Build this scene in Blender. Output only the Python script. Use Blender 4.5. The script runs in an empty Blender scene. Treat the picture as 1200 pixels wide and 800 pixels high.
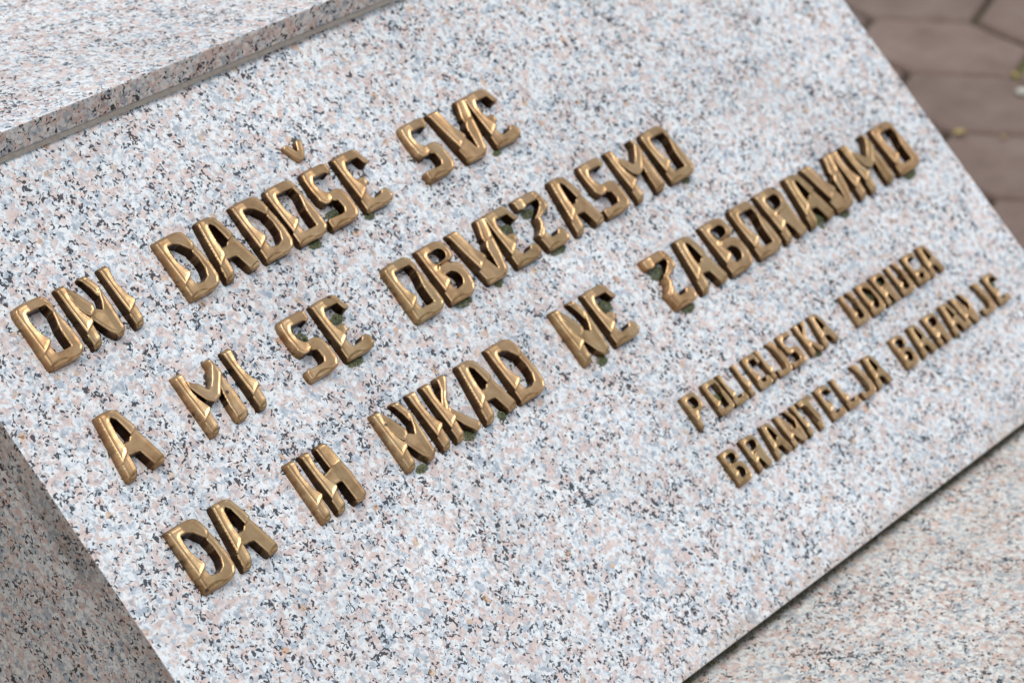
import bpy, bmesh, math, random
import numpy as np
from mathutils import Vector, Matrix, noise as mnoise
random.seed(7)
C = bpy.context.scene.collection
scene = bpy.context.scene

# ------------------------------------------------------------------ camera
Z0 = 0.200                       # height of the inscribed slab's lower front edge above the paving
cam_d = bpy.data.cameras.new('camera')
cam = bpy.data.objects.new('camera', cam_d); C.objects.link(cam)
R = Vector((0.62576959, -0.78000796, 0.0)).normalized()
F = Vector((0.69253354, 0.55558684, -0.46013103)).normalized()
U = R.cross(F).normalized()
cam.matrix_world = Matrix(((R.x, U.x, -F.x, -1.0336392), (R.y, U.y, -F.y, -0.9629002),
                           (R.z, U.z, -F.z, 1.1536545 + Z0), (0, 0, 0, 1)))
cam_d.sensor_width = 36.0; cam_d.lens = 99.0
cam_d.clip_start = 0.05; cam_d.clip_end = 400.0
cam_d.dof.use_dof = True; cam_d.dof.focus_distance = 1.90; cam_d.dof.aperture_fstop = 8.0
scene.camera = cam

# ------------------------------------------------------------------ sky, sun, exposure
SUN_EL, SUN_AZ = math.radians(75), math.radians(-150)     # azimuth measured from +X towards +Y
w = bpy.data.worlds.new("World"); scene.world = w; w.use_nodes = True
nt = w.node_tree; bg = nt.nodes['Background']
sky = nt.nodes.new('ShaderNodeTexSky'); sky.sky_type = 'NISHITA'; sky.sun_disc = False
sky.sun_elevation = SUN_EL; sky.sun_rotation = math.pi/2 - SUN_AZ
sky.air_density = 1.0; sky.dust_density = 1.5; sky.ozone_density = 1.0
hs = nt.nodes.new('ShaderNodeHueSaturation'); hs.inputs['Saturation'].default_value = 0.33
nt.links.new(sky.outputs[0], hs.inputs['Color']); nt.links.new(hs.outputs[0], bg.inputs[0])
bg.inputs[1].default_value = 0.15
sd = bpy.data.lights.new('sun', 'SUN'); sd.energy = 1.0; sd.angle = math.radians(42); sd.color = (1.0, 0.97, 0.92)
so = bpy.data.objects.new('sun', sd); C.objects.link(so)
sv = Vector((math.cos(SUN_EL)*math.cos(SUN_AZ), math.cos(SUN_EL)*math.sin(SUN_AZ), math.sin(SUN_EL)))
so.rotation_euler = sv.to_track_quat('Z', 'Y').to_euler(); so.location = (0, 0, 5)
scene.view_settings.view_transform = 'Standard'; scene.view_settings.look = 'None'
scene.view_settings.gamma = 1.0; scene.view_settings.exposure = 0.38

# ------------------------------------------------------------------ materials
class NT:
    def __init__(s, name):
        s.m = bpy.data.materials.new(name); s.m.use_nodes = True
        s.t = s.m.node_tree; s.b = s.t.nodes['Principled BSDF']
    def n(s, typ, **kw):
        o = s.t.nodes.new('ShaderNode' + typ)
        for k, v in kw.items():
            if k.startswith('i_'):
                key = k[2:]
                o.inputs[int(key) if key.isdigit() else key.replace('_', ' ')].default_value = v
            else: setattr(o, k, v)
        return o
    def l(s, a, b): s.t.links.new(a, b)
    def mix(s, fac, a, b, mode='MIX'):
        o = s.n('Mix', data_type='RGBA', blend_type=mode)
        for idx, v in ((0, fac), (6, a), (7, b)):
            if hasattr(v, 'links') or isinstance(v, bpy.types.NodeSocket): s.l(v, o.inputs[idx])
            elif isinstance(v, (int, float)): o.inputs[idx].default_value = v
            else: o.inputs[idx].default_value = (*v, 1)
        return o.outputs[2]
    def math(s, op, a, b=0.0, clamp=False):
        o = s.n('Math', operation=op, use_clamp=clamp)
        for idx, v in ((0, a), (1, b)):
            if isinstance(v, bpy.types.NodeSocket): s.l(v, o.inputs[idx])
            else: o.inputs[idx].default_value = v
        return o.outputs[0]
    def ramp(s, v, stops, interp='LINEAR'):
        o = s.n('ValToRGB'); o.color_ramp.interpolation = interp
        e = o.color_ramp.elements
        while len(e) < len(stops): e.new(0.5)
        for el, (p, c) in zip(e, stops):
            el.position = p; el.color = (c, c, c, 1) if isinstance(c, (int, float)) else (*c, 1)
        s.l(v, o.inputs[0]); return o.outputs[0]

def granite(name, tint=(1, 1, 1), pink=1.0, rough=0.42, dark=1.0, seed=0.0, dirt=None, spec=0.5):
    k = NT(name)
    tc = k.n('TexCoord').outputs['Object']
    mp = k.n('Mapping'); k.l(tc, mp.inputs[0]); mp.inputs['Location'].default_value = (seed, seed*1.7, seed*.3)
    co = mp.outputs[0]
    wn = k.n('TexNoise', i_Scale=190.0, i_Detail=1.6, i_Roughness=.5); k.l(co, wn.inputs['Vector'])
    sub = k.n('VectorMath', operation='SUBTRACT'); k.l(wn.outputs['Color'], sub.inputs[0]); sub.inputs[1].default_value = (.5, .5, .5)
    scl = k.n('VectorMath', operation='SCALE'); k.l(sub.outputs[0], scl.inputs[0]); scl.inputs['Scale'].default_value = 0.0065
    add = k.n('VectorMath', operation='ADD'); k.l(co, add.inputs[0]); k.l(scl.outputs[0], add.inputs[1])
    wc = add.outputs[0]
    def vor(scale, vec, feature='F1'):
        v = k.n('TexVoronoi', feature=feature, i_Scale=scale); k.l(vec, v.inputs['Vector']); return v
    # crystal type: each cell draws a random number, biased by a patchy field
    v1 = vor(245.0, wc); sep1 = k.n('SeparateColor'); k.l(v1.outputs['Color'], sep1.inputs[0])
    n1 = k.n('TexNoise', i_Scale=88.0, i_Detail=2.0); k.l(co, n1.inputs['Vector'])
    n1b = k.math('MULTIPLY', k.math('SUBTRACT', n1.outputs['Fac'], .5), 1.7)
    sel = k.math('ADD', sep1.outputs[0], n1b)
    pk = tuple(a*b for a, b in zip((0.655, 0.53, 0.485), (1, pink, pink)))
    pk2 = (0.71, 0.645, 0.615)
    base = k.ramp(sel, [(0.0, pk), (0.36, pk2), (0.50, (0.78, 0.785, 0.775)), (0.72, (0.77, 0.81, 0.815)),
                        (0.90, (0.66, 0.70, 0.73)), (1.1, (0.46, 0.51, 0.555))])
    # smaller grains inside: milky streaks and grey quartz
    v2 = vor(430.0, wc); sep2 = k.n('SeparateColor'); k.l(v2.outputs['Color'], sep2.inputs[0])
    g = k.ramp(sep2.outputs[0], [(0.0, (.76, .81, .86)), (0.3, (1, 1, 1)), (0.78, (1.08, 1.06, 1.04)), (1.0, (.66, .72, .79))])
    base = k.mix(0.85, base, g, 'MULTIPLY')
    # grey quartz clouds
    n3 = k.n('TexNoise', i_Scale=250.0, i_Detail=3.0, i_Roughness=.62); 
    mp3 = k.n('Mapping'); k.l(wc, mp3.inputs[0]); mp3.inputs['Location'].default_value = (3.1, 1.2, 7.7); k.l(mp3.outputs[0], n3.inputs['Vector'])
    q = k.ramp(n3.outputs['Fac'], [(0.56, 0.0), (0.605, 0.62)])
    base = k.mix(q, base, (0.245, 0.29, 0.335))
    # black mica specks: small cells kept where the patchy field is high
    mp4 = k.n('Mapping'); k.l(wc, mp4.inputs[0]); mp4.inputs['Location'].default_value = (11.3, 5.2, 2.7)
    v4 = vor(540.0, mp4.outputs[0]); sep4 = k.n('SeparateColor'); k.l(v4.outputs['Color'], sep4.inputs[0])
    n4 = k.n('TexNoise', i_Scale=165.0, i_Detail=3.0, i_Roughness=.55); k.l(mp3.outputs[0], n4.inputs['Vector'])
    n8 = k.n('TexNoise', i_Scale=30.0, i_Detail=1.0); k.l(mp3.outputs[0], n8.inputs['Vector'])
    big = k.math('MULTIPLY', k.math('SUBTRACT', n8.outputs['Fac'], .5), .75)
    thr = k.math('ADD', k.math('ADD', k.math('MULTIPLY', k.math('SUBTRACT', n4.outputs['Fac'], .5), 1.6), big), sep4.outputs[0])
    bl = k.ramp(thr, [(0.88, 0.0), (0.91, 1.0)])
    base = k.mix(k.math('MULTIPLY', bl, .93*dark), base, (0.022, 0.028, 0.038))
    v5 = vor(290.0, mp4.outputs[0]); sep5 = k.n('SeparateColor'); k.l(v5.outputs['Color'], sep5.inputs[0])
    thr5 = k.math('ADD', k.math('ADD', k.math('MULTIPLY', k.math('SUBTRACT', n4.outputs['Fac'], .5), 1.2), big), sep5.outputs[1])
    bl5 = k.ramp(thr5, [(1.005, 0.0), (1.05, 1.0)])
    base = k.mix(k.math('MULTIPLY', bl5, .85*dark), base, (0.045, 0.058, 0.078))
    # rusty hints
    v6 = vor(60.0, mp4.outputs[0]); sep6 = k.n('SeparateColor'); k.l(v6.outputs['Color'], sep6.inputs[0])
    r1 = k.math('MULTIPLY', k.math('GREATER_THAN', sep6.outputs[2], .93), k.math('LESS_THAN', v6.outputs['Distance'], .17))
    base = k.mix(k.math('MULTIPLY', r1, .5), base, (0.55, 0.30, 0.12))
    # slow tone change over the slab
    n7 = k.n('TexNoise', i_Scale=9.0, i_Detail=3.0); k.l(co, n7.inputs['Vector'])
    base = k.mix(1.0, base, k.ramp(n7.outputs['Fac'], [(0.3, .88), (0.7, 1.05)]), 'MULTIPLY')
    base = k.mix(1.0, base, tint, 'MULTIPLY')
    if dirt: base = dirt(k, base, tc)
    k.l(base, k.b.inputs['Base Color'])
    rr = k.ramp(bl, [(0, rough), (1, max(rough-.12, .1))]); k.l(rr, k.b.inputs['Roughness'])
    k.b.inputs['Specular IOR Level'].default_value = spec
    bp = k.n('Bump', i_Strength=.25, i_Distance=.0004); k.l(sep2.outputs[1], bp.inputs['Height']); k.l(bp.outputs[0], k.b.inputs['Normal'])
    return k.m

def plinth_dirt(k, base, tc):
    # damp grey-green line where the water runs off the slab: a stain of its own, hugging the joint
    sx = k.n('SeparateXYZ'); k.l(tc, sx.inputs[0])
    nn = k.n('TexNoise', i_Scale=38.0, i_Detail=5.0, i_Roughness=.7); k.l(tc, nn.inputs['Vector'])
    d = k.math('ADD', sx.outputs['Y'], k.math('MULTIPLY', k.math('SUBTRACT', nn.outputs['Fac'], .5), .014))
    f = k.ramp(k.math('MULTIPLY', k.math('ADD', d, -.001), 1/.01), [(0.0, 0.0), (0.7, .85)])
    base = k.mix(f, base, (0.16, 0.15, 0.12))
    n2 = k.n('TexNoise', i_Scale=14.0, i_Detail=4.0, i_Roughness=.6); k.l(tc, n2.inputs['Vector'])
    st = k.ramp(n2.outputs['Fac'], [(0.5, 0.0), (0.72, .35)])
    return k.mix(st, base, (0.36, 0.27, 0.21))
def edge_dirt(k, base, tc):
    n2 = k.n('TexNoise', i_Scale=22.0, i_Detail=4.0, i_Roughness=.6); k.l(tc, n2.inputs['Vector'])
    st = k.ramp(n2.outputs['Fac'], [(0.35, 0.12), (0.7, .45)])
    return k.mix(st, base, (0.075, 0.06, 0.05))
def face_dirt(k, base, tc):
    # faint brown seep marks along the slab's lower edge
    sx = k.n('SeparateXYZ'); k.l(tc, sx.inputs[0])
    nn = k.n('TexNoise', i_Scale=24.0, i_Detail=3.0, i_Roughness=.6); k.l(tc, nn.inputs['Vector'])
    d = k.math('ADD', sx.outputs['Y'], k.math('MULTIPLY', k.math('SUBTRACT', nn.outputs['Fac'], .5), .06))
    f = k.ramp(d, [(0.0, .38), (0.014, 0.0)])
    return k.mix(f, base, (0.36, 0.27, 0.19))

M = {}
M['face'] = granite('polished_granite', seed=0.0, rough=.36, dirt=face_dirt)
M['cap'] = granite('cap_granite', seed=2.3, rough=.40, tint=(.98, .96, .94), pink=.99)
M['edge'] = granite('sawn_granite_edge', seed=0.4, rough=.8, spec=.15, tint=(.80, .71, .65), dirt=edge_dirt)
M['capedge'] = granite('sawn_cap_edge', seed=2.9, rough=.7, spec=.2, tint=(.84, .75, .70))
M['side'] = granite('side_granite', seed=4.1, rough=.65, spec=.25, tint=(.80, .735, .69), pink=.97)
M['plinth'] = granite('plinth_granite', seed=6.2, rough=.65, spec=.25, tint=(.88, .845, .79), pink=.98, dirt=plinth_dirt)

def bronze(name='polished_bronze', patina=.9, r0=.40, r1=.23):
    k = NT(name)
    tc = k.n('TexCoord').outputs['Object']
    info = k.n('ObjectInfo')
    off = k.n('VectorMath', operation='ADD'); k.l(tc, off.inputs[0])
    cv = k.n('CombineXYZ'); k.l(k.math('MULTIPLY', info.outputs['Random'], 9.0), cv.inputs[0]); k.l(cv.outputs[0], off.inputs[1])
    co = off.outputs[0]
    n1 = k.n('TexNoise', i_Scale=70.0, i_Detail=5.0, i_Roughness=.62); k.l(co, n1.inputs['Vector'])
    n2 = k.n('TexNoise', i_Scale=420.0, i_Detail=3.0); k.l(co, n2.inputs['Vector'])
    col = k.ramp(n1.outputs['Fac'], [(0.30, (0.38, 0.235, 0.12)), (0.48, (0.53, 0.345, 0.18)), (0.7, (0.64, 0.445, 0.25))])
    # brown-red patina on the low parts of the casting, and per letter tone
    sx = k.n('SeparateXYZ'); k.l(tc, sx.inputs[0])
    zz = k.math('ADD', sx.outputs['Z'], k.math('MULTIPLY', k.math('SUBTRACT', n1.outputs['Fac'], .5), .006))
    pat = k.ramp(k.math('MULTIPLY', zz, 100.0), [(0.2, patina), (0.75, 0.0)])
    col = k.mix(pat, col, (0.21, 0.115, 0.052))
    col = k.mix(1.0, col, k.ramp(info.outputs['Random'], [(0, (0.90, .92, .88)), (.5, (1.0, 1.0, 1.0)), (1, (1.06, 1.0, .95))]), 'MULTIPLY')
    # painted occlusion: base colour darkened on counter walls and on flanks beside other letters
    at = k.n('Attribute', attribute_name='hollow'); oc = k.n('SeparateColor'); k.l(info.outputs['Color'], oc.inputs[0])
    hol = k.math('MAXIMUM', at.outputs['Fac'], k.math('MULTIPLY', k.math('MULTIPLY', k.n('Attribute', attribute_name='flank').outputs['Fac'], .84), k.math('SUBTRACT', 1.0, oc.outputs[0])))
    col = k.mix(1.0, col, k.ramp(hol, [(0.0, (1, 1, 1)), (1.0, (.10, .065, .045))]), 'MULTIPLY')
    # little dark casting pits
    v = k.n('TexVoronoi', i_Scale=95.0); k.l(co, v.inputs['Vector'])
    sp = k.n('SeparateColor'); k.l(v.outputs['Color'], sp.inputs[0])
    pit = k.math('MULTIPLY', k.math('GREATER_THAN', sp.outputs[0], .955), k.math('LESS_THAN', v.outputs['Distance'], .16))
    col = k.mix(k.math('MULTIPLY', pit, .8), col, (0.05, 0.04, 0.035))
    k.l(col, k.b.inputs['Base Color'])
    k.b.inputs['Metallic'].default_value = 0.92
    k.l(k.ramp(n1.outputs['Fac'], [(0.3, r0), (0.7, r1)]), k.b.inputs['Roughness'])
    bp = k.n('Bump', i_Strength=.12, i_Distance=.0005)
    k.l(k.math('ADD', n2.outputs['Fac'], k.math('MULTIPLY', pit, -3.0)), bp.inputs['Height']); k.l(bp.outputs[0], k.b.inputs['Normal'])
    return k.m
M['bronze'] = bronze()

def simple(name, c1, c2, scale, rough=.85, bump=.5, bdist=.001):
    k = NT(name); tc = k.n('TexCoord').outputs['Object']
    n1 = k.n('TexNoise', i_Scale=scale, i_Detail=6.0, i_Roughness=.65); k.l(tc, n1.inputs['Vector'])
    k.l(k.ramp(n1.outputs['Fac'], [(0.32, c1), (0.68, c2)]), k.b.inputs['Base Color'])
    k.b.inputs['Roughness'].default_value = rough
    bp = k.n('Bump', i_Strength=bump, i_Distance=bdist); k.l(n1.outputs['Fac'], bp.inputs['Height']); k.l(bp.outputs[0], k.b.inputs['Normal'])
    return k.m
M['mortar'] = simple('pale_mortar', (.20, .175, .15), (.28, .25, .215), 260)
M['joint'] = simple('joint_dirt', (.045, .043, .028), (.11, .095, .06), 60)
M['moss'] = simple('moss', (.08, .095, .04), (.24, .26, .13), 420, .95)
M['jmoss'] = simple('joint_moss', (.05, .06, .015), (.15, .14, .04), 150, .95)
M['leaf'] = simple('dry_leaf', (.30, .22, .07), (.46, .36, .15), 120, .7)
M['pebble'] = simple('pebble', (.42, .42, .36), (.6, .6, .53), 90, .8)
M['earth'] = simple('ground', (.08, .07, .05), (.14, .12, .09), 12)
M['core'] = simple('concrete_core', (.22, .21, .2), (.3, .29, .27), 40)

def paver_mat():
    k = NT('concrete_paver'); tc = k.n('TexCoord').outputs['Object']; inf = k.n('ObjectInfo')
    off = k.n('VectorMath', operation='ADD'); k.l(tc, off.inputs[0])
    cv = k.n('CombineXYZ'); k.l(k.math('MULTIPLY', inf.outputs['Random'], 7.0), cv.inputs[0]); k.l(cv.outputs[0], off.inputs[1])
    n1 = k.n('TexNoise', i_Scale=14.0, i_Detail=6.0, i_Roughness=.6); k.l(off.outputs[0], n1.inputs['Vector'])
    n2 = k.n('TexNoise', i_Scale=600.0, i_Detail=3.0); k.l(off.outputs[0], n2.inputs['Vector'])
    c = k.ramp(n1.outputs['Fac'], [(0.3, (.150, .100, .078)), (0.5, (.195, .135, .108)), (0.72, (.240, .178, .148))])
    c = k.mix(1.0, c, k.ramp(n2.outputs['Fac'], [(0.3, .78), (0.7, 1.2)]), 'MULTIPLY')
    c = k.mix(1.0, c, k.ramp(inf.outputs['Random'], [(0, .92), (1, 1.07)]), 'MULTIPLY')
    k.l(c, k.b.inputs['Base Color']); k.b.inputs['Roughness'].default_value = .8
    bp = k.n('Bump', i_Strength=.5, i_Distance=.001); k.l(n2.outputs['Fac'], bp.inputs['Height']); k.l(bp.outputs[0], k.b.inputs['Normal'])
    return k.m
M['paver'] = paver_mat()

# ------------------------------------------------------------------ helpers
def link(name, me, mats, parent=None, label=None, cat=None, group=None, kind=None):
    o = bpy.data.objects.new(name, me); C.objects.link(o)
    if me is not None and mats is not None:
        for m in (mats if isinstance(mats, (list, tuple)) else [mats]): me.materials.append(m)
    if parent: o.parent = parent
    if label: o['label'] = label
    if cat: o['category'] = cat
    if group: o['group'] = group
    if kind: o['kind'] = kind
    return o
def prism(pts_a, pts_b, bevel=0.0, seg=2, mats=None):
    """closed solid between two matching loops of 3-D points; returns a mesh"""
    bm = bmesh.new()
    a = [bm.verts.new(p) for p in pts_a]; b = [bm.verts.new(p) for p in pts_b]
    n = len(a)
    bm.faces.new(a); bm.faces.new(b[::-1])
    for i in range(n): bm.faces.new((a[i], b[i], b[(i+1) % n], a[(i+1) % n]))
    bmesh.ops.recalc_face_normals(bm, faces=bm.faces)
    if bevel:
        bmesh.ops.bevel(bm, geom=list(bm.edges), offset=bevel, segments=seg, affect='EDGES', profile=.6)
    me = bpy.data.meshes.new('m'); bm.to_mesh(me); bm.free(); return me

# ------------------------------------------------------------------ ground and paving
def plane(name, x0, x1, y0, y1, z, mat, kind='structure'):
    me = bpy.data.meshes.new(name)
    me.from_pydata([(x0, y0, z), (x1, y0, z), (x1, y1, z), (x0, y1, z)], [], [(0, 1, 2, 3)])
    return link(name, me, mat, kind=kind)
plane('ground', -200, 200, -200, 200, -0.060, M['earth'])
# pavers: hexagons in a frame aligned with the joints seen past the slab
a_ax = Vector((R.x, R.y, 0)); b_ax = Vector((-R.y, R.x, 0))
def ab(a, b, z=0.0):
    p = a_ax*(a/1000) + b_ax*(b/1000); return Vector((p.x, p.y, z))
hexagon = [(588, 2152), (721, 2135), (786, 2040), (745, 1940), (612, 1957), (547, 2052)]
hc = (666.5, 2046.0); e1 = (174.0, 83.0); e2 = (24.0, -195.0)
pav = link('pavement', None, None, kind='structure')
pav.location = (0, 0, 0)
def paver_mesh():
    gap = .955; bm = bmesh.new()
    pts = [ab((x-hc[0])*gap, (y-hc[1])*gap) for x, y in hexagon]
    rings = []
    for s, z in ((1.0, -.055), (1.0, -.006), (.965, -.001), (.93, 0.0)):
        rings.append([bm.verts.new((p.x*s, p.y*s, z)) for p in pts])
    for r0, r1 in zip(rings, rings[1:]):
        for i in range(6): bm.faces.new((r0[i], r0[(i+1) % 6], r1[(i+1) % 6], r1[i]))
    bm.faces.new(rings[-1])
    bmesh.ops.recalc_face_normals(bm, faces=bm.faces)
    me = bpy.data.meshes.new('paver'); bm.to_mesh(me); bm.free()
    for p in me.polygons: p.use_smooth = False
    return me
pme = paver_mesh(); npv = 0
cand = []
for i in range(-14, 16):
    for j in range(-16, 18):
        a = hc[0] + i*e1[0] + j*e2[0]; b = hc[1] + i*e1[1] + j*e2[1]
        p = ab(a, b)
        if -.12 < p.x < 1.08 and -.42 < p.y < .98: continue          # the monument stands here
        cand.append((math.hypot(a-720, b-2000), p))
cand.sort(key=lambda t: t[0])
for d, p in cand[:285]:
    o = link('paver', pme, None, parent=pav)
    if not pme.materials: pme.materials.append(M['paver'])
    o.location = (p.x, p.y, random.uniform(-.0015, .0015)); o.rotation_euler = (random.gauss(0, .004), random.gauss(0, .004), random.gauss(0, .006))
# joint filling: dirt with a mossy relief
def joint_sheet():
    me = bpy.data.meshes.new('joint_filling'); n = 60; vs = []; fs = []
    c = ab(720, 2000)
    for j in range(n+1):
        for i in range(n+1):
            x = c.x - 2.6 + 5.2*i/n; y = c.y - 2.6 + 5.2*j/n
            vs.append((x, y, -.0135 + .003*mnoise.noise(Vector((x*9, y*9, 0)))))
    for j in range(n):
        for i in range(n): q = j*(n+1)+i; fs.append((q, q+1, q+n+2, q+n+1))
    me.from_pydata(vs, [], fs); return me
k = NT('joint_filling'); tcj = k.n('TexCoord').outputs['Object']
nj = k.n('TexNoise', i_Scale=7.0, i_Detail=5.0, i_Roughness=.65); k.l(tcj, nj.inputs['Vector'])
k.l(k.ramp(nj.outputs['Fac'], [(0.38, (.15, .13, .10)), (0.46, (.06, .05, .035)), (0.54, (.08, .08, .028)), (0.6, (.12, .13, .035))]), k.b.inputs['Base Color'])
k.b.inputs['Roughness'].default_value = .95
link('joint_filling', joint_sheet(), k.m, parent=pav)['kind'] = 'stuff'

# ------------------------------------------------------------------ the monument
SL = 0.753252                              # slope of the inscribed slab
cs, sn = math.cos(SL), math.sin(SL)
def P(x, y, h=0.0):                        # millimetres on the slab -> world
    return Vector((x/1000, (y*cs - h*sn)/1000, Z0 + (y*sn + h*cs)/1000))
mon = link('granite_monument', None, None,
           label='pink and grey speckled granite monument with a sloping slab carrying raised bronze lettering', cat='monument')
W, HT, TH = 997.0, 578.0, 25.0
SLABM = Matrix(((1, 0, 0, 0), (0, cs, -sn, 0), (0, sn, cs, Z0), (0, 0, 0, 1)))
def slab_local(name, x0, x1, y0, y1, z0, z1, mats, bev=.0012, pick=None):
    bm = bmesh.new()
    vs = [bm.verts.new((x, y, z)) for z in (z0, z1) for x, y in ((x0, y0), (x1, y0), (x1, y1), (x0, y1))]
    for f in ((0, 1, 2, 3), (4, 5, 6, 7), (0, 1, 5, 4), (1, 2, 6, 5), (2, 3, 7, 6), (3, 0, 4, 7)):
        bm.faces.new([vs[i] for i in f])
    bmesh.ops.recalc_face_normals(bm, faces=bm.faces)
    bmesh.ops.bevel(bm, geom=list(bm.edges), offset=bev, segments=2, affect='EDGES', profile=.6)
    bm.normal_update()
    if pick:
        for f in bm.faces: f.material_index = pick(f.normal)
    me = bpy.data.meshes.new(name); bm.to_mesh(me); bm.free()
    return link(name, me, mats, parent=mon)
s = slab_local('inscription_slab', 0, W/1000, 0, HT/1000, -TH/1000, 0, [M['face'], M['edge']], .0011,
               lambda n: 0 if n.z > .6 else 1)
s.matrix_world = SLABM
s['label'] = 'sloping polished granite slab that carries the bronze lettering'
# cap slab: horizontal, its sawn front edge standing on the inscribed slab
zc0 = P(0, 557.5).z + .0030; zc1 = zc0 + .0180
def capy(x): return P(0, 558.6 - x*.0148).y      # front edge runs very slightly askew
cx0, cx1 = -.60, 1.35
pa = [(cx0, capy(cx0*1000), zc0), (cx1, capy(cx1*1000), zc0), (cx1, 1.00, zc0), (cx0, 1.00, zc0)]
me = prism(pa, [(x, y, zc1) for x, y, z in pa], .0012)
for f in me.polygons: f.material_index = 0 if f.normal.z > .55 else 1
link('cap_slab', me, [M['cap'], M['capedge']], parent=mon)['label'] = 'horizontal granite cap slab above the sloping slab'
# mortar bead under the cap
m0 = [Vector((x, capy(x*1000) + dy, z)) for x in (0.0,) for dy, z in ((-.0018, zc0-.0028), (.0005, zc0+.0002), (.02, zc0+.0002), (.02, zc0-.012))]
bead = prism([(cx0*.0+.0005, v.y + 0, v.z) for v in m0], [(.9965, v.y - .0148*.997*cs, v.z) for v in m0])
link('mortar_bead', bead, M['mortar'], parent=mon)
# body under the slab: flank walls and back, with the sloping top just below the slab
tb = TH + .6
body = []
def flank(name, xa, xb, mat):
    yz = [(P(0, 6, -tb).y, Z0-.0165), (P(0, 6, -tb).y, P(0, 6, -tb).z), (P(0, HT-12, -tb).y, P(0, HT-12, -tb).z), (P(0, HT-12, -tb).y, zc0-.001),
          (.96, zc0-.001), (.96, Z0-.0165)]
    me = prism([(xa, y, z) for y, z in yz], [(xb, y, z) for y, z in yz], .0008)
    return link(name, me, mat, parent=mon)
flank('side_slab', .0022, .0300, M['side'])['label'] = 'upright granite side slab beneath the left edge of the sloping slab'
flank('core_block', .0302, .9650, M['core'])
flank('side_slab', .9652, .9940, M['side'])
# thin pale joint between slab edge and side slab
me = prism([(.0012, P(0, 8, -TH+.3).y, P(0, 8, -TH+.3).z), (.0012, P(0, 8, -tb-.6).y, P(0, 8, -tb-.6).z), (.02, P(0, 8, -tb-.6).y, P(0, 8, -tb-.6).z), (.02, P(0, 8, -TH+.3).y, P(0, 8, -TH+.3).z)],
           [(.0012, P(0, HT-14, -TH+.3).y, P(0, HT-14, -TH+.3).z), (.0012, P(0, HT-14, -tb-.6).y, P(0, HT-14, -tb-.6).z), (.02, P(0, HT-14, -tb-.6).y, P(0, HT-14, -tb-.6).z), (.02, P(0, HT-14, -TH+.3).y, P(0, HT-14, -TH+.3).z)])
link('mortar_bead', me, M['mortar'], parent=mon)
# plinth
pz = Z0 - .0125
pa = [(-.10, -.40, .0), (1.06, -.40, .0), (1.06, .965, .0), (-.10, .965, .0)]
me = prism([(x, y, -.02) for x, y, z in pa], [(x, y, pz) for x, y, z in pa], .0025)
link('plinth_slab', me, M['plinth'], parent=mon)['label'] = 'flat granite plinth below the sloping slab with a damp grey stain along the joint'

# ------------------------------------------------------------------ bronze letters (heightfield castings)
def round_poly(pts, r=1.3, n=4):
    out = []; L = len(pts)
    for i in range(L):
        p0, p1, p2 = (np.array(pts[(i+d) % L], float) for d in (-1, 0, 1))
        a = p0-p1; b = p2-p1; la = np.hypot(*a); lb = np.hypot(*b)
        ra = min(r, la*.42); rb = min(r, lb*.42)
        s0 = p1+a/la*ra; s1 = p1+b/lb*rb
        for t in np.linspace(0, 1, n): out.append((1-t)**2*s0+2*t*(1-t)*p1+t*t*s1)
    return np.array(out)
def sdf(poly, X, Y):
    x0, y0 = poly[:, 0], poly[:, 1]; x1, y1 = np.roll(x0, -1), np.roll(y0, -1)
    d = np.full(X.shape, 1e9); ins = np.zeros(X.shape, bool)
    for a, b, c, e in zip(x0, y0, x1, y1):
        dx, dy = c-a, e-b; L = dx*dx+dy*dy+1e-12
        t = np.clip(((X-a)*dx+(Y-b)*dy)/L, 0, 1)
        d = np.minimum(d, (X-a-t*dx)**2+(Y-b-t*dy)**2)
        cr = ((b > Y) != (e > Y)) & (X < (c-a)*(Y-b)/(e-b+1e-12)+a)
        ins ^= cr
    d = np.sqrt(d); return np.where(ins, d, -d)

STEM = [(0, 11.2), (0, 49), (1.2, 50), (8.8, 49.6), (8.4, 45), (7.2, 40), (6.8, 34), (7.6, 27.5), (9.4, 22.5), (11.6, 18.2), (10.4, 16.2), (4, 13)]
FOOT = [(0.3, 15), (8, 19), (10.4, 17), (10.2, 10), (9.6, 2), (8, 0), (1.2, 0), (0.2, 1.4)]
def stem(extra=None): return dict(p=STEM, k='A')
def foot(): return dict(p=FOOT, k='B')
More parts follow.
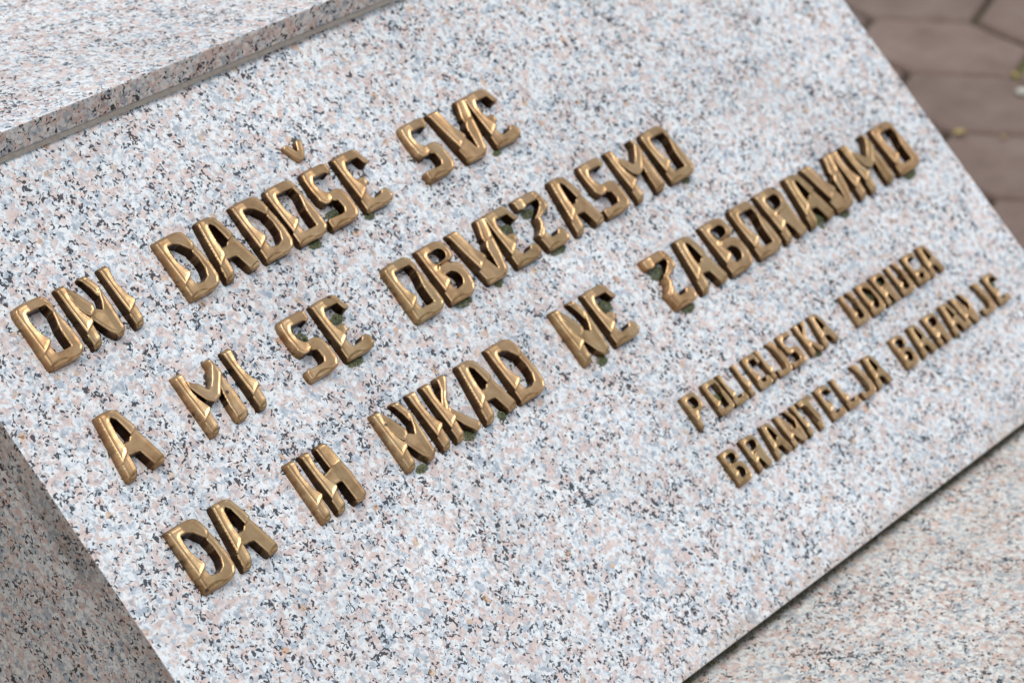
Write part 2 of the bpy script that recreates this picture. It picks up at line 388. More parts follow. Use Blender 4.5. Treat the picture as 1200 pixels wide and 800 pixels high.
# each glyph: (width, [pieces]); piece p=outline, h=holes, k='A' proud upper piece / 'B' lower piece / 'C' low filler
G = {
 'I': (10, [stem(), foot()]),
 'O': (32, [dict(p=[(0, 11.2), (0, 45.5), (2.5, 49.5), (5, 50), (25, 50), (28, 47), (29.6, 41), (29.2, 36), (27.6, 33.8), (26, 36), (25, 41.5), (8.6, 41.8), (7.4, 36), (7.8, 29), (9.4, 23.5), (12.2, 18.6), (10.4, 16), (4, 12.8)], k='A'),
            dict(p=[(0.3, 15), (8, 19), (10.2, 16), (11, 8.8), (24, 9), (23.7, 17), (24.2, 25), (25.6, 31), (26.6, 37), (28.8, 37), (30.8, 28), (32.2, 16), (32.3, 5.5), (29.5, 1.2), (26, 0), (3, 0), (0.4, 2)], k='B')]),
 'D': (31.5, [dict(p=[(0, 11.2), (0, 49.2), (1, 50), (22, 50), (26, 47.5), (28.4, 41), (29.2, 36), (27.2, 33.6), (24.6, 31.6), (22.4, 34), (18.2, 39.6), (14, 41.6), (8.4, 42), (7.4, 36), (7.6, 29), (9.4, 23.5), (12, 18.4), (10.4, 16), (4, 12.8)], k='A'),
            dict(p=[(0.3, 15), (8, 19), (10.4, 16), (11, 9.5), (18.5, 8.6), (23, 11), (25.2, 17), (25.2, 25), (23.8, 31), (25, 35), (28.6, 36.6), (30.6, 28), (31.8, 17), (31.4, 7), (28.6, 2), (24, 0), (2.4, 0), (0.4, 1.6)], k='B')]),
 'N': (32.5, [stem(), foot(),
            dict(p=[(7, 47), (10.2, 46), (14, 41), (18.4, 32), (20.4, 28), (19.4, 23.5), (14, 20.6), (10, 24), (6, 34)], k='C'),
            dict(p=[(13, 20.8), (18.6, 25.6), (21.6, 24.2), (24.2, 21.8), (27, 27), (28.2, 31), (30.2, 36), (32.6, 35.4), (32.4, 22), (31.4, 3), (29.4, -.2), (24.4, -.2), (19.6, 6)], k='B'),
            dict(p=[(23.4, 48.6), (24.6, 50), (29, 49.4), (31.2, 43), (32.9, 35.6), (30.4, 33.6), (28, 31.4), (27, 38), (25.2, 44)], k='A')]),
 'A': (36, [dict(p=[(1.4, 11.6), (7.6, 48), (9, 50), (20, 49.8), (24, 46.5), (27.4, 36), (28.8, 29.6), (25.2, 27.6), (21.6, 26.6), (20.8, 33), (19.4, 40.5), (16.8, 43.8), (14.6, 41.8), (13.6, 35), (12.8, 28), (13, 20.4), (11.4, 17.4), (5, 14)], k='A'),
            dict(p=[(1.6, 14.6), (9, 18.4), (12.6, 19), (12.2, 10), (10.6, 2), (8.6, 0), (1, 0), (0.1, 1.6)], k='B'),
            dict(p=[(11.6, 19), (13.6, 24.6), (19, 24.6), (22.4, 27.6), (28.2, 30.6), (30.6, 23), (33.6, 12), (36, 3), (34.8, .4), (27.4, 0), (25.6, 2), (21.6, 14.6), (13.6, 15.4)], k='C')]),
 'S': (29, [dict(p=[(0.2, 44), (1.4, 48), (4, 50), (25, 50), (27.8, 48), (27.2, 41.4), (24, 39.4), (22, 41.6), (9.4, 41.8), (7.2, 38), (7.8, 32), (10.6, 27.8), (13, 27), (13.6, 21.4), (9, 19.4), (4, 19.6), (0.6, 24), (0, 34)], k='A'),
            dict(p=[(11, 21.4), (12.8, 27.2), (17, 27.8), (22, 27.6), (26, 24.8), (28, 18), (28.2, 6), (25.2, 1.2), (19, 0), (-1.4, 0), (-3, 2), (-3, 8), (-1, 9.4), (10, 8.4), (16.4, 8.8), (18.2, 12), (17.6, 18.2), (14.6, 19.4)], k='B')]),
 'E': (29.5, [dict(p=[(0, 11.2), (0, 49), (1.2, 50), (23, 50), (25.4, 47.4), (27.2, 41), (29.6, 35.6), (27.4, 33.6), (24.4, 35.4), (22.4, 41.4), (9.4, 41.8), (7.4, 37), (7.2, 31), (8.4, 25.6), (11.8, 18.6), (10.4, 16), (4, 12.8)], k='A'),
            dict(p=[(7, 27), (14, 27.6), (18.4, 26.4), (18.2, 20.4), (10.6, 17.6)], k='C'),
            dict(p=[(0.3, 15), (8, 19), (10.4, 16), (11.4, 10), (13.6, 8.4), (21.4, 9.2), (24, 12), (27.8, 12.2), (30.2, 9.8), (31, 5), (29.4, 1), (24.6, 0), (2, 0), (0.3, 1.6)], k='B')]),
 'V': (43, [dict(p=[(0, 49), (1.2, 50), (11, 49.6), (12.4, 43), (13.6, 36), (16, 29), (20, 21.6), (18.8, 18.8), (12, 15.6), (7.4, 12.6)], k='A'),
            dict(p=[(7.2, 15.2), (14, 18.6), (19.6, 21.6), (22.2, 15), (25.2, 8), (26.2, 16), (27, 26), (30, 31), (34.6, 32.6), (38.6, 33), (36, 17), (32, 3), (29.4, 0), (12.6, 0), (10.4, 1.6)], k='B'),
            dict(p=[(35.4, 48.6), (36.8, 50), (42.2, 49.6), (42.8, 46), (40.4, 35), (38.8, 31), (34.4, 29.4), (30.4, 30), (30.8, 35), (33.4, 42)], k='A')]),
 'B': (31.5, [dict(p=[(0, 11.2), (0, 49), (1.2, 50), (22, 50), (26, 47.6), (29, 41.6), (29, 35.6), (27, 31.6), (23.6, 30), (20, 31.6), (10, 31.2), (7.6, 29), (9, 23.6), (11.6, 18.4), (10.4, 16), (4, 12.8)],
                 h=[[(7.2, 42.4), (19.4, 43), (22.8, 40.4), (23.4, 37), (20.6, 34), (9, 32), (7, 36)]], k='A'),
            dict(p=[(0.3, 15), (8, 19), (8, 28), (10.6, 31), (20, 31.4), (24, 29.4), (28.4, 27.4), (31, 22), (31.8, 14), (30.4, 6), (27.6, 1.6), (24, 0), (2, 0), (0.3, 1.6)],
                 h=[[(10.8, 22.6), (18.6, 23.4), (23, 19.8), (23.8, 15), (21.4, 10.4), (12.8, 8.8), (10.6, 13)]], k='B')]),
 'H': (31, [stem(), foot(),
            dict(p=[(17.2, 47.6), (18.8, 50), (25, 49.6), (27.4, 43), (28, 32), (25.8, 29.8), (20, 29), (17.4, 31)], k='A'),
            dict(p=[(6, 28.6), (12, 29.6), (18, 31.4), (24, 31.8), (28.2, 33.2), (29.6, 22), (30.6, 3), (28.8, 0), (21.2, 0), (19.6, 2), (18.8, 18.8), (13, 19.2), (8, 21)], k='B')]),
 'K': (30, [stem(), foot(),
            dict(p=[(17.4, 48.4), (19, 50), (26.4, 49.6), (25.4, 45), (21.6, 39.6), (15.4, 32.6), (13.4, 26.6), (9.4, 21.6), (5.6, 27), (9.4, 32.6), (15, 40)], k='B'),
            dict(p=[(12.4, 26.6), (17.6, 20), (23.4, 12.4), (29, 6), (28, 1.4), (24.6, 0), (21.6, 1.4), (15, 10), (9.8, 18), (10.4, 22.6)], k='C')]),
 'R': (31, [dict(p=[(0, 11.2), (0, 49), (1.2, 50), (22, 50), (26.4, 47.2), (28.8, 41), (28.6, 35), (26.2, 30), (22, 27.2), (14, 26.6), (9, 26.4), (12, 18.6), (10.4, 16), (4, 12.8)],
                 h=[[(7.4, 42), (20, 42.6), (22.8, 39.6), (22.6, 35), (19, 31.6), (8.8, 29.8), (7, 35)]], k='A'),
            foot(),
            dict(p=[(10, 22.8), (14, 27.4), (22, 30.2), (27.4, 34.2), (29.4, 28), (29.2, 14), (30.6, 4), (29, 0.4), (21.8, 0), (19.8, 3), (16.6, 14)], k='C')]),
 'P': (29.5, [dict(p=[(0, 11.2), (0, 49), (1.2, 50), (24, 50), (28, 46.6), (29.6, 39), (29.2, 30), (26, 24), (21, 21), (12.6, 21.6), (10.8, 18.6), (10.4, 16), (4, 12.8)],
                 h=[[(7.6, 41.8), (21, 42.4), (23.4, 37), (22.6, 31.4), (18.4, 29), (9, 28.6), (7.4, 35)]], k='A'), foot()]),
 'L': (29, [stem(), dict(p=[(0.3, 15), (8, 19), (10.4, 16), (11.4, 10), (13.6, 8.8), (20, 9.6), (22, 13), (25.4, 13.4), (28, 10.8), (29, 5), (27.6, 1), (24.2, 0), (2, 0), (0.3, 1.6)], k='B')]),
 'C': (29.5, [dict(p=[(0, 11.2), (0, 45), (2, 49), (5, 50), (24, 50), (27.2, 47.6), (28.8, 41), (28.6, 34), (25, 32), (21.8, 33.6), (21.8, 41.2), (9.4, 41.8), (7.4, 37), (7.2, 31), (8.4, 25.6), (11.8, 18.6), (10.4, 16), (4, 12.8)], k='A'),
            dict(p=[(0.3, 15), (8, 19), (10.4, 16), (11.4, 10), (13.6, 8.8), (20, 9.4), (21.4, 14.4), (25.8, 15.4), (28.8, 12.4), (29.6, 5), (27.6, 1), (24.6, 0), (4, 0), (0.6, 2)], k='B')]),
 'G': (30.5, [dict(p=[(0, 11.2), (0, 45), (2, 49), (5, 50), (24, 50), (27.2, 47.6), (28.8, 42), (28.4, 38.6), (25, 37), (22, 38), (21.6, 41.2), (9.4, 41.8), (7.4, 37), (7.2, 31), (8.4, 25.6), (11.8, 18.6), (10.4, 16), (4, 12.8)], k='A'),
            dict(p=[(0.3, 15), (8, 19), (10.4, 16), (11, 9.4), (20, 9.2), (22, 12), (21.8, 15.6), (15.4, 16), (14.6, 21.6), (17, 23.4), (27, 23.6), (30.4, 20), (31, 8), (28.6, 2), (24.6, 0), (4, 0), (0.6, 2)], k='B')]),
 'U': (32, [dict(p=STEM, k='A'),
            dict(p=[(0.3, 15), (8, 19), (10.2, 16), (11, 8.8), (22.6, 9.2), (23, 17), (23.4, 26), (24.6, 32), (26, 37.6), (29, 37), (31, 28), (32.2, 16), (32.3, 5.5), (29.5, 1.2), (26, 0), (3, 0), (0.4, 2)], k='B'),
            dict(p=[(21, 48.6), (22.4, 50), (28.6, 49.6), (30.4, 43), (30.4, 37), (28.4, 33.6), (25.4, 35), (23.8, 41)], k='A')]),
 'J': (32, [dict(p=[(16, 48.6), (17.4, 50), (26.4, 49.6), (27.6, 43), (27.6, 37), (29, 33), (26, 31), (21.4, 33.6), (19.6, 40)], k='A'),
            dict(p=[(19.6, 34), (22.6, 37), (27.6, 37), (29.6, 30), (31, 20), (31, 7), (28, 1.4), (22, 0), (5, 0), (.2, 3), (-.6, 9), (1.4, 13), (6, 12.6), (8, 9), (20.4, 9), (22, 14), (21.6, 24)], k='B')]),
 'T': (31.5, [dict(p=[(-.6, 41.4), (-1, 48.4), (1, 50), (30, 50), (32, 47), (31, 42), (22.6, 41.4), (21.6, 35), (22.6, 26), (25, 17.6), (23, 15), (13.6, 12), (13, 28), (12.2, 36), (8, 41), (4, 39.6)], k='A'),
            dict(p=[(13.8, 14.4), (20, 17), (23.8, 18), (23.8, 6), (22, .6), (20, 0), (15, 0), (13.8, 1.6)], k='B')]),
 'Z': (26.5, [dict(p=[(-3.2, 40.6), (-3.6, 48.6), (-1.6, 50), (5, 49.8), (6.8, 47), (6.4, 40.4), (2, 38.8)], k='A'),
            dict(p=[(4, 49.2), (21, 50), (24.4, 47.6), (25, 42.6), (21, 41.2), (5, 41.2)], k='C'),
            dict(p=[(20, 48), (24.6, 47), (26.8, 41.6), (27.4, 36), (25.6, 31), (18, 28.6), (10.6, 25.8), (7.6, 26), (7.4, 29), (14, 32), (21, 38)], k='B'),
            dict(p=[(-2.6, 15.8), (3, 19.4), (6.4, 23), (7.6, 29), (10.4, 28), (10.6, 23), (7, 17), (2.6, 13), (-1.6, 12)], k='A'),
            dict(p=[(-1.8, 15), (3, 17), (7.4, 22), (8.4, 17), (8.8, 11.4), (12, 9.4), (18, 9.8), (20.4, 13), (24.2, 13.4), (26.4, 10.6), (27.2, 5), (25.4, 1), (22, 0), (2.4, 0), (0.2, 1.8)], k='B')]),
 'M': (38.5, [stem(), foot(),
            dict(p=[(8.4, 43), (12.6, 39), (16.4, 36.8), (20, 30.4), (22.6, 30.6), (26.8, 35), (33.0, 43.6), (32.8, 48.6), (34.2, 50), (35.6, 47), (37.2, 41), (37.4, 36), (33, 30.6), (26, 22), (19.6, 19.8), (14, 24), (10.4, 30.6), (7, 38)], k='C'),
            dict(p=[(33, 33.4), (37.4, 36.6), (38.6, 22), (38.6, 3), (36.4, 0), (30, 0), (28.4, 2), (28.8, 14), (30.6, 27.6)], k='B')]),
 'caron': (16, [dict(p=[(-2.6, 15), (-.6, 17), (3.4, 16), (7.4, 8.4), (9.4, 8.4), (13.6, 16), (17, 17), (19.2, 14.8), (15.4, 6.4), (11.6, .8), (6, .6), (1.6, 6.4)], k='B')]),
}
STEP = 0.4
def draft(pts):
    a = np.array(pts, float)
    a[:, 0] += .1 - 2.5*np.clip(a[:, 0]/12, 0, 1); a[:, 1] += -.1 - .6*a[:, 1]/50
    return a
def blur(a, n=2):
    for _ in range(n):
        p_ = np.pad(a, 1, mode='edge')
        a = (p_[:-2, 1:-1]+p_[2:, 1:-1]+p_[1:-1, :-2]+p_[1:-1, 2:]+2*p_[1:-1, 1:-1])/6
    return a
def glyph_mesh(name, inset=0.0):
    wdt, pieces = G[name]
    allp = np.vstack([np.array(q['p'], float) for q in pieces])
    x0, y0 = allp.min(0)-1.5; x1, y1 = allp.max(0)+1.5
    nx = int((x1-x0)/STEP)+1; ny = int((y1-y0)/STEP)+1
    X, Y = np.meshgrid(x0+np.arange(nx)*STEP, y0+np.arange(ny)*STEP)
    D = np.full(X.shape, -1e9); OUT = np.full(X.shape, -1e9); Hh = np.full(X.shape, -1e9)
    pd = []
    for q in pieces:
        poly = round_poly(draft(q['p']), .8); d = sdf(poly, X, Y); do = d.copy()
        for hole in q.get('h', []): d = np.minimum(d, -sdf(round_poly(draft(hole), 2.0), X, Y))
        d = d-inset; do = do-inset
        pd.append((q, d, do)); D = np.maximum(D, d); OUT = np.maximum(OUT, do)
    for q, d, do in pd:
        e = np.clip(d, 0, None)
        xs, ys = [c for c in np.array(q['p'], float).T]
        edge = .6*(1-np.exp(-e/.3))                       # small rounded arris
        lx = np.clip(X-xs.min(), 0, 34)
        dish = .75*(1-np.cos(np.pi*np.clip(e-.45, 0, 2.3)/2.3))/2      # faces are hollow between their rims
        if q['k'] == 'A':
            # proud piece, rising towards its cut end at the bottom; its top face climbs away from the left ridge
            t = np.clip((50-Y)/38.0, 0, 1)
            h = 5.7 + 2.5*t**1.5 + edge - dish*.8 + .30*np.minimum(lx, 10) + .03*np.clip(lx-14, 0, 20)
        elif q['k'] == 'B':
            h = 6.1 + edge + .25*np.minimum(lx, 9) + .09*np.clip(lx-14, 0, 18) - dish
        else:
            h = 7.2 + edge + .08*lx - dish
        h = np.where(d > 0, blur(h, 1), -1e9)
        Hh = np.maximum(Hh, h)
    # broad facets towards the outside of the whole letter: left side, top, and a wavy one at the foot
    wob = 3.6 + 1.7*np.sin((X-3)*.27)
    bot = np.clip((Y+0.1)/np.maximum(wob, 1.2), 0, 1); bot = 3.6*(1-np.clip(bot, 0, 1))
    topc = 2.6*(1-np.clip((49.4-Y)/3.0, 0, 1)) if name != 'caron' else 0
    oe = np.clip(OUT, 0, .8)
    side = .35*(1-oe/.8)
    if name == 'caron': bot = 1.0*(1-np.clip(Y/4, 0, 1))
    Z = Hh - blur(bot*.9 + topc + 0*X, 3) - side
    n = np.array([[mnoise.noise(Vector((x*.16, y*.16, hash(name) % 7 if False else len(name)+ord(name[0])))) for x in X[0]] for y in Y[:, 0]])
    Z = Z + .14*n
    # snap outside corners of border cells to the outline
    gy, gx = np.gradient(D, STEP)
    gl = np.sqrt(gx**2+gy**2)+1e-9
    inside = D > 0
    cell = inside[:-1, :-1] | inside[1:, :-1] | inside[:-1, 1:] | inside[1:, 1:]
    used = np.zeros(D.shape, bool)
    for a in (0, 1):
        for b in (0, 1): used[a:ny-1+a, b:nx-1+b] |= cell
    PX, PY = X.copy(), Y.copy()
    mv = used & ~inside
    stepd = np.where(mv, np.clip(-D, 0, .8), 0)
    PX += stepd*gx/gl; PY += stepd*gy/gl
    # heights of snapped corners: lowest inside neighbour's height less the arris
    ZZ = Z.copy()
    pad = np.pad(np.where(inside, Z, np.nan), 1, constant_values=np.nan)
    stack = np.stack([pad[1+a:1+a+ny, 1+b:1+b+nx] for a in (-1, 0, 1) for b in (-1, 0, 1)])
    import warnings
    with warnings.catch_warnings():
        warnings.simplefilter('ignore'); nb = np.nanmean(stack, 0)
    ZZ = np.where(mv, nb-.2, ZZ)
    idx = -np.ones(D.shape, int); idx[used] = np.arange(used.sum())
    verts = [(float(a)/1000, float(b)/1000, float(c)/1000) for a, b, c in zip(PX[used], PY[used], ZZ[used])]
    bm = bmesh.new(); lay = bm.verts.layers.float.new('hollow'); lay2 = bm.verts.layers.float.new('flank')
    bv = [bm.verts.new(v) for v in verts]
    for j in range(ny-1):
        for i in range(nx-1):
            if cell[j, i]:
                q = (idx[j, i], idx[j, i+1], idx[j+1, i+1], idx[j+1, i])
                f = bm.faces.new([bv[t] for t in q]); f.smooth = True
    # walls with a little draft, and the masks for the painted occlusion
    def outward(v):
        x, y = v.co.x*1000, v.co.y*1000
        i = min(max(int(round((x-x0)/STEP)), 0), nx-1); j = min(max(int(round((y-y0)/STEP)), 0), ny-1)
        return Vector((-gx[j, i]/gl[j, i], -gy[j, i]/gl[j, i], 0))
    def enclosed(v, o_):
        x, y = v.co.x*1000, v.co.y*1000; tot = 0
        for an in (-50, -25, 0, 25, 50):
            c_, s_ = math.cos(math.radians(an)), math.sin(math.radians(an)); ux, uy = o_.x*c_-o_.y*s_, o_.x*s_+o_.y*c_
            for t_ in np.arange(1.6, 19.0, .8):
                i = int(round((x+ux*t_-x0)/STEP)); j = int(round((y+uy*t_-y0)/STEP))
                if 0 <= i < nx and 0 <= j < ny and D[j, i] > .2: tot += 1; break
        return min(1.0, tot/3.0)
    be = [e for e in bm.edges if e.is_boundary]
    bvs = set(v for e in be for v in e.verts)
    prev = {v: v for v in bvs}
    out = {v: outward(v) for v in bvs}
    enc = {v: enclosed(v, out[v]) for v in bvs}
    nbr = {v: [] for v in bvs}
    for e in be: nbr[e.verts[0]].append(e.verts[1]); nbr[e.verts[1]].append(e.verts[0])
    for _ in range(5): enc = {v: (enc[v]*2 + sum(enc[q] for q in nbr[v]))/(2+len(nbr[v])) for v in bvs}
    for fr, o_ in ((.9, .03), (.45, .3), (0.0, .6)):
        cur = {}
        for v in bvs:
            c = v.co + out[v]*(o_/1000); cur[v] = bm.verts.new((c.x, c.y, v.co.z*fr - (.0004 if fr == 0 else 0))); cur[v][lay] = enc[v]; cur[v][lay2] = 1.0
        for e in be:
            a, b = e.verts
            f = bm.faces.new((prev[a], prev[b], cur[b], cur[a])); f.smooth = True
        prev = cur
    bmesh.ops.recalc_face_normals(bm, faces=bm.faces)
    me = bpy.data.meshes.new('letter_'+name.lower()); bm.to_mesh(me); bm.free()
    me.set_sharp_from_angle(angle=math.radians(38))
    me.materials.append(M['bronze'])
    return me
GM = {}
def glyph(name, small=False):
    if (name, small) not in GM: GM[name, small] = glyph_mesh(name, .62 if small and name != 'caron' else 0.0 if name == 'caron' else 0.2)
    return GM[name, small]

BASE = {1: 410.8, 2: 320.9, 3: 231.6, 4: 143.4, 5: 91.3}
LINES = [
 (1, 1.0, [('ONI', [52.3, 91.3, 130.4]), ('DADOŠE', [183.6, 218.4, 259.0, 293.6, 331.8, 367.0]), ('SVE', [441.4, 475.3, 518.6])]),
 (2, 1.0, [('A', [53.9]), ('MI', [131.6, 178.6]), ('SE', [234.0, 269.0]),
           ('OBVEZASMO', [346.0, 383.8, 419.4, 462.3, 500.6, 536.2, 578.2, 615.0, 660.5])]),
 (3, 1.0, [('DA', [54.8, 90.2]), ('IH', [169.0, 184.2]), ('NIKAD', [257.8, 296.4, 311.6, 345.2, 384.7]), ('NE', [462.5, 501.5]),
           ('ZABORAVIMO', [581.0, 615.4, 656.3, 695.6, 734.2, 770.8, 803.2, 846.8, 863.0, 909.8])]),
 (4, .61, [('POLICIJSKA', [526.2, 553.3, 573.8, 594.4, 607.7, 625.9, 635.0, 656.4, 681.0, 699.0]), ('UDRUGA', [749.0, 773.2, 795.4, 819.5, 844.6, 864.7])]),
 (5, .61, [('BRANITELJA', [525.6, 552.4, 577.4, 600.6, 623.4, 632.0, 657.4, 680.4, 702.8, 724.2]), ('BARANJE', [769.2, 793.8, 820.3, 844.6, 866.0, 894.2, 919.2])]),
]
LN = {1: 'top line', 2: 'second line', 3: 'third line', 4: 'upper of the two small lines', 5: 'lowest line'}
ORD = ['first', 'second', 'third', 'fourth', 'fifth', 'sixth', 'seventh', 'eighth', 'ninth', 'tenth']
def put_glyph(ch, x, y, sc, label, first=True):
    o = bpy.data.objects.new('bronze_letter' if ch != 'caron' else 'caron_accent', glyph(ch, sc < .7)); C.objects.link(o); o.parent = mon
    zs = sc if sc == 1.0 else .62 if ch == 'caron' else sc*1.2
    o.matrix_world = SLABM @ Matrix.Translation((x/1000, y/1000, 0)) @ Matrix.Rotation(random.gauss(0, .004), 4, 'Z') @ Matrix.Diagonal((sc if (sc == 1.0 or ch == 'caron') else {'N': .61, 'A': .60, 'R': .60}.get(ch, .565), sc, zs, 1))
    o['label'] = label; o.color = ((1 if first else 0) if sc == 1.0 else (.6 if first else .2), 0, 0, 1)  # red channel eases the painted flank shade on first letters
    return o
for ln, sc, words in LINES:
    for word, xs in words:
        for i, (ch, x) in enumerate(zip(word, xs)):
            base_ch = 'S' if ch == 'Š' else ch
            if ch == 'J': x = x + 0
            if len(word) == 1: lab = 'large bronze letter A standing alone as first word of the second line'
            else: lab = '%s bronze letter %s, %s letter of %s in the %s' % ('large' if sc == 1 else 'small', base_ch, ORD[i], word, LN[ln])
            put_glyph(base_ch, x, BASE[ln], sc, lab, i == 0)
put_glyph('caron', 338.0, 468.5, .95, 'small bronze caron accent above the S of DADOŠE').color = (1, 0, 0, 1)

# ------------------------------------------------------------------ moss tufts that grow around the letters
def moss_mesh(sx, sy, sz, seed, n=150):
    rnd = random.Random(seed); bm = bmesh.new()
    for i in range(n):
        r = math.sqrt(rnd.random()); t = rnd.random()*2*math.pi
        x = r*math.cos(t)*sx; y = r*math.sin(t)*sy; z = sz*(1-r*r)*rnd.uniform(.35, 1.0)
        s = rnd.uniform(.35, .85)/1000
        ax = Vector((rnd.gauss(0, 1), rnd.gauss(0, 1), rnd.gauss(0, 1))).normalized()
        q = ax.orthogonal().normalized(); u2 = ax.cross(q)
        c = Vector((x, y, max(z, .0002)))
        vs = [bm.verts.new(c + (q*math.cos(a)+u2*math.sin(a))*s) for a in (0, 2.1, 4.2)] + [bm.verts.new(c+ax*s*1.6), bm.verts.new(c-ax*s)]
        for a, b in ((0, 1), (1, 2), (2, 0)):
            bm.faces.new((vs[a], vs[b], vs[3])); bm.faces.new((vs[b], vs[a], vs[4]))
    me = bpy.data.meshes.new('moss'); bm.to_mesh(me); bm.free(); me.materials.append(M['moss']); return me
TUFTS = [ # x, y, rx, ry, rz mm, where
 (311, 408.5, 6, 3, 3, 'under the O of DADOŠE'), (371, 409.6, 5, 2.6, 3, 'under the last E of DADOŠE'), (341, 423, 7, 3.5, 3, 'inside the lower opening of the S of DADOŠE'),
 (520, 409.5, 5, 2.2, 2.6, 'under the E of SVE'),
 (248, 352, 7, 5, 3.5, 'inside the upper opening of the S of SE'), (287, 353, 6, 4, 4, 'under the top bar of the E of SE'), (279, 319.5, 8, 3, 3, 'under the foot of the E of SE'),
 (397, 353, 5, 4, 3, 'in the upper opening of the B of OBVEZASMO'), (400, 319.3, 9, 3, 3, 'under the B of OBVEZASMO'), (441, 319.6, 5, 3, 3, 'under the V of OBVEZASMO'),
 (480, 352, 7, 5, 4, 'under the top bar of the E of OBVEZASMO'), (509, 356, 7, 4, 4, 'under the top bar of the Z of OBVEZASMO'), (514, 319.6, 9, 3, 3.5, 'under the Z of OBVEZASMO'),
 (590, 350, 5, 5, 3, 'in the upper opening of the S of OBVEZASMO'), (682, 319.5, 5, 2.6, 3, 'under the last O of OBVEZASMO'), (397, 338, 5, 4, 2, 'in the lower opening of the B of OBVEZASMO'),
 (273, 229.8, 6, 3, 3, 'under the N of NIKAD'), (329, 233, 7, 4, 3, 'under the leg of the K of NIKAD'), (366, 233, 4, 4, 3, 'between the legs of the A of NIKAD'),
 (520, 264, 7, 6, 5, 'under the top bar of the E of NE'), (484, 229.5, 6, 4, 3.5, 'under the N of NE'),
 (590, 266, 8, 6, 5, 'under the top bar of the Z of ZABORAVIMO'), (597, 230, 8, 4, 4, 'under the Z of ZABORAVIMO'), (668, 266, 5, 5, 4, 'in the upper opening of the B of ZABORAVIMO'),
 (707, 267, 5, 4, 3, 'inside the first O of ZABORAVIMO'), (790, 236, 5, 8, 4, 'between the legs of the second A of ZABORAVIMO'), (823, 229.6, 6, 3.4, 4, 'under the V of ZABORAVIMO'),
 (927, 230, 9, 4, 4, 'under the last O of ZABORAVIMO'), (747, 265, 4, 5, 3, 'inside the R of ZABORAVIMO'), (538, 160, 4, 4, 2.5, 'inside the P of POLICIJSKA'), (564, 157, 3.5, 5, 3, 'inside the O of POLICIJSKA'),
 (693, 144.4, 5, 3, 2, 'under the K of POLICIJSKA'), (785, 158, 4, 6, 3, 'inside the D of UDRUGA'), (806, 163, 3.6, 4, 3, 'inside the R of UDRUGA'), (806, 146, 3.6, 3, 2, 'under the R of UDRUGA'),
 (930, 112, 4, 4, 3, 'under the top bar of the last E'), (780, 109, 3, 3, 2, 'in the upper opening of the second B of the lowest line'),
 (852, 93, 3, 4, 2, 'between the legs of the second A of BARANJE'),
]
for i, (x, y, rx, ry, rz, where) in enumerate(TUFTS):
    me = moss_mesh(rx/1000, ry/1000, rz/1000, i, int(60+rx*ry*4))
    o = link('moss_tuft', me, None, label='dark green moss tuft ' + where, cat='moss', group='moss tufts growing around the bronze letters')
    o.matrix_world = SLABM @ Matrix.Translation((x/1000, y/1000, 0.0))
# moss film along the foot joint of the slab: uncountable
def joint_moss():
    rnd = random.Random(5); bm = bmesh.new()
    for i in range(2600):
        x = rnd.random()*.99
        dens = mnoise.noise(Vector((x*9, 3.3, 0)))*.5+.5
        if rnd.random() > dens*1.2-.1: continue
        s = rnd.uniform(.0004, .0010); c = Vector((x, rnd.uniform(.004, .0105), pz + rnd.uniform(0, .0022)))
        ax = Vector((rnd.gauss(0, 1), rnd.gauss(0, 1), rnd.gauss(0, 1))).normalized(); q = ax.orthogonal().normalized(); u2 = ax.cross(q)
        vs = [bm.verts.new(c + (q*math.cos(a)+u2*math.sin(a))*s) for a in (0, 2.1, 4.2)] + [bm.verts.new(c+ax*s*1.6)]
        for a, b in ((0, 1), (1, 2), (2, 0)): bm.faces.new((vs[a], vs[b], vs[3]))
    me = bpy.data.meshes.new('moss'); bm.to_mesh(me); bm.free(); return me
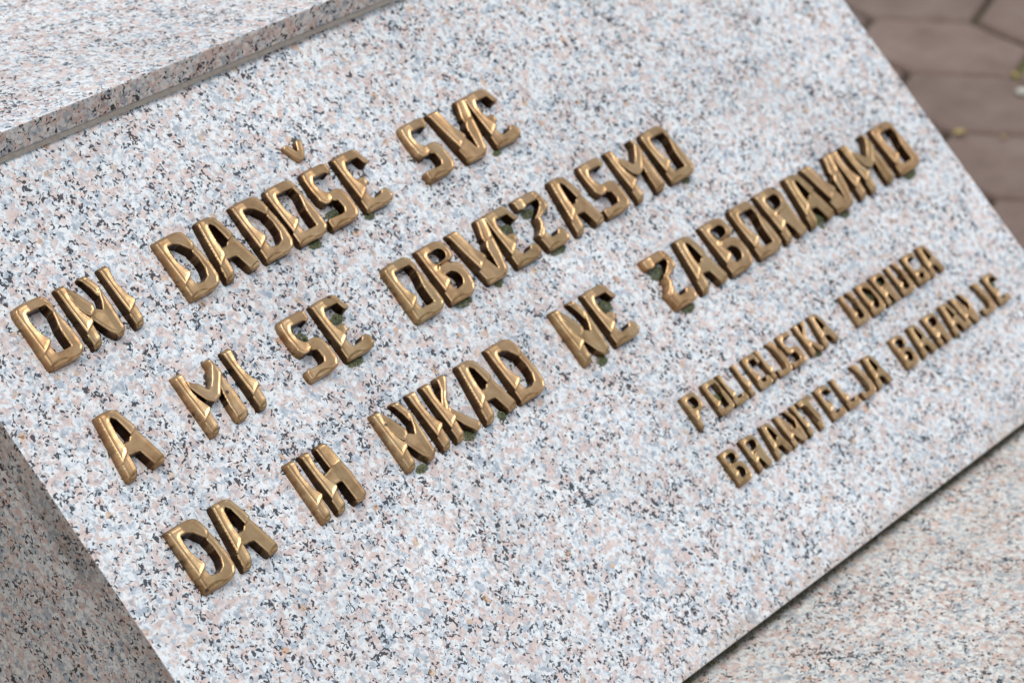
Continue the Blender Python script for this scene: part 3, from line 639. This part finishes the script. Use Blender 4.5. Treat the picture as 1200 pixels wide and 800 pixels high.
link('joint_moss', joint_moss(), M['jmoss'], kind='stuff', label='thin moss growing in the joint between sloping slab and plinth')

# ------------------------------------------------------------------ small things on the paving
def blob(name, p, r, mat, label, cat, sq=.5, seed=1, group=None):
    rnd = random.Random(seed); bm = bmesh.new(); bmesh.ops.create_icosphere(bm, subdivisions=2, radius=1)
    for v in bm.verts:
        k2 = 1 + .28*mnoise.noise(v.co*1.7+Vector((seed, 0, 0)))
        v.co = Vector((v.co.x*r*k2*1.3, v.co.y*r*k2, v.co.z*r*sq*k2))
    for f in bm.faces: f.smooth = True
    me = bpy.data.meshes.new(name); bm.to_mesh(me); bm.free()
    o = link(name, me, mat, label=label, cat=cat, group=group); o.location = p; return o
def leaf(p, L, rot, label):
    n = 8; vs = []; fs = []
    for i in range(n+1):
        t = i/n; wd = L*.32*math.sin(math.pi*min(t*1.05, 1))**.8
        for j in (-1, 0, 1): vs.append((L*(t-.5), wd*j, .0035*abs(j) + .003*math.sin(t*3)))
    for i in range(n):
        for j in range(2): q = i*3+j; fs.append((q, q+1, q+4, q+3))
    me = bpy.data.meshes.new('leaf'); me.from_pydata(vs, [], fs)
    o = link('fallen_leaf', me, M['leaf'], label=label, cat='leaf', group='small dry leaves on the paving'); o.location = p; o.rotation_euler = (0, 0, rot)
    sm = o.modifiers.new('thickness', 'SOLIDIFY'); sm.thickness = .0006
def hit(px, py, z=0.0):
    d = R*((px-600)/3300) + U*(-(py-400)/3300) + F
    o_ = cam.matrix_world.translation; t = (z-o_.z)/d.z; return o_+d*t
h1 = hit(1125, 160); leaf((h1.x, h1.y, .001), .020, -.5, 'small yellow leaf lying in a paving joint beside the slab edge')
h2 = hit(1176, 165); leaf((h2.x, h2.y, .001), .010, .4, 'tiny yellowish leaf in the same joint nearer the right border')
h3 = hit(1188, 92); leaf((h3.x, h3.y, .001), .016, 1.2, 'small yellow-green leaf where three paving joints meet')
h4 = hit(1197, 111); blob('pebble', (h4.x, h4.y, .004), .0075, M['pebble'], 'pale grey pebble on a paver by the right border', 'pebble', .5, 3)
bpy.context.view_layer.update()
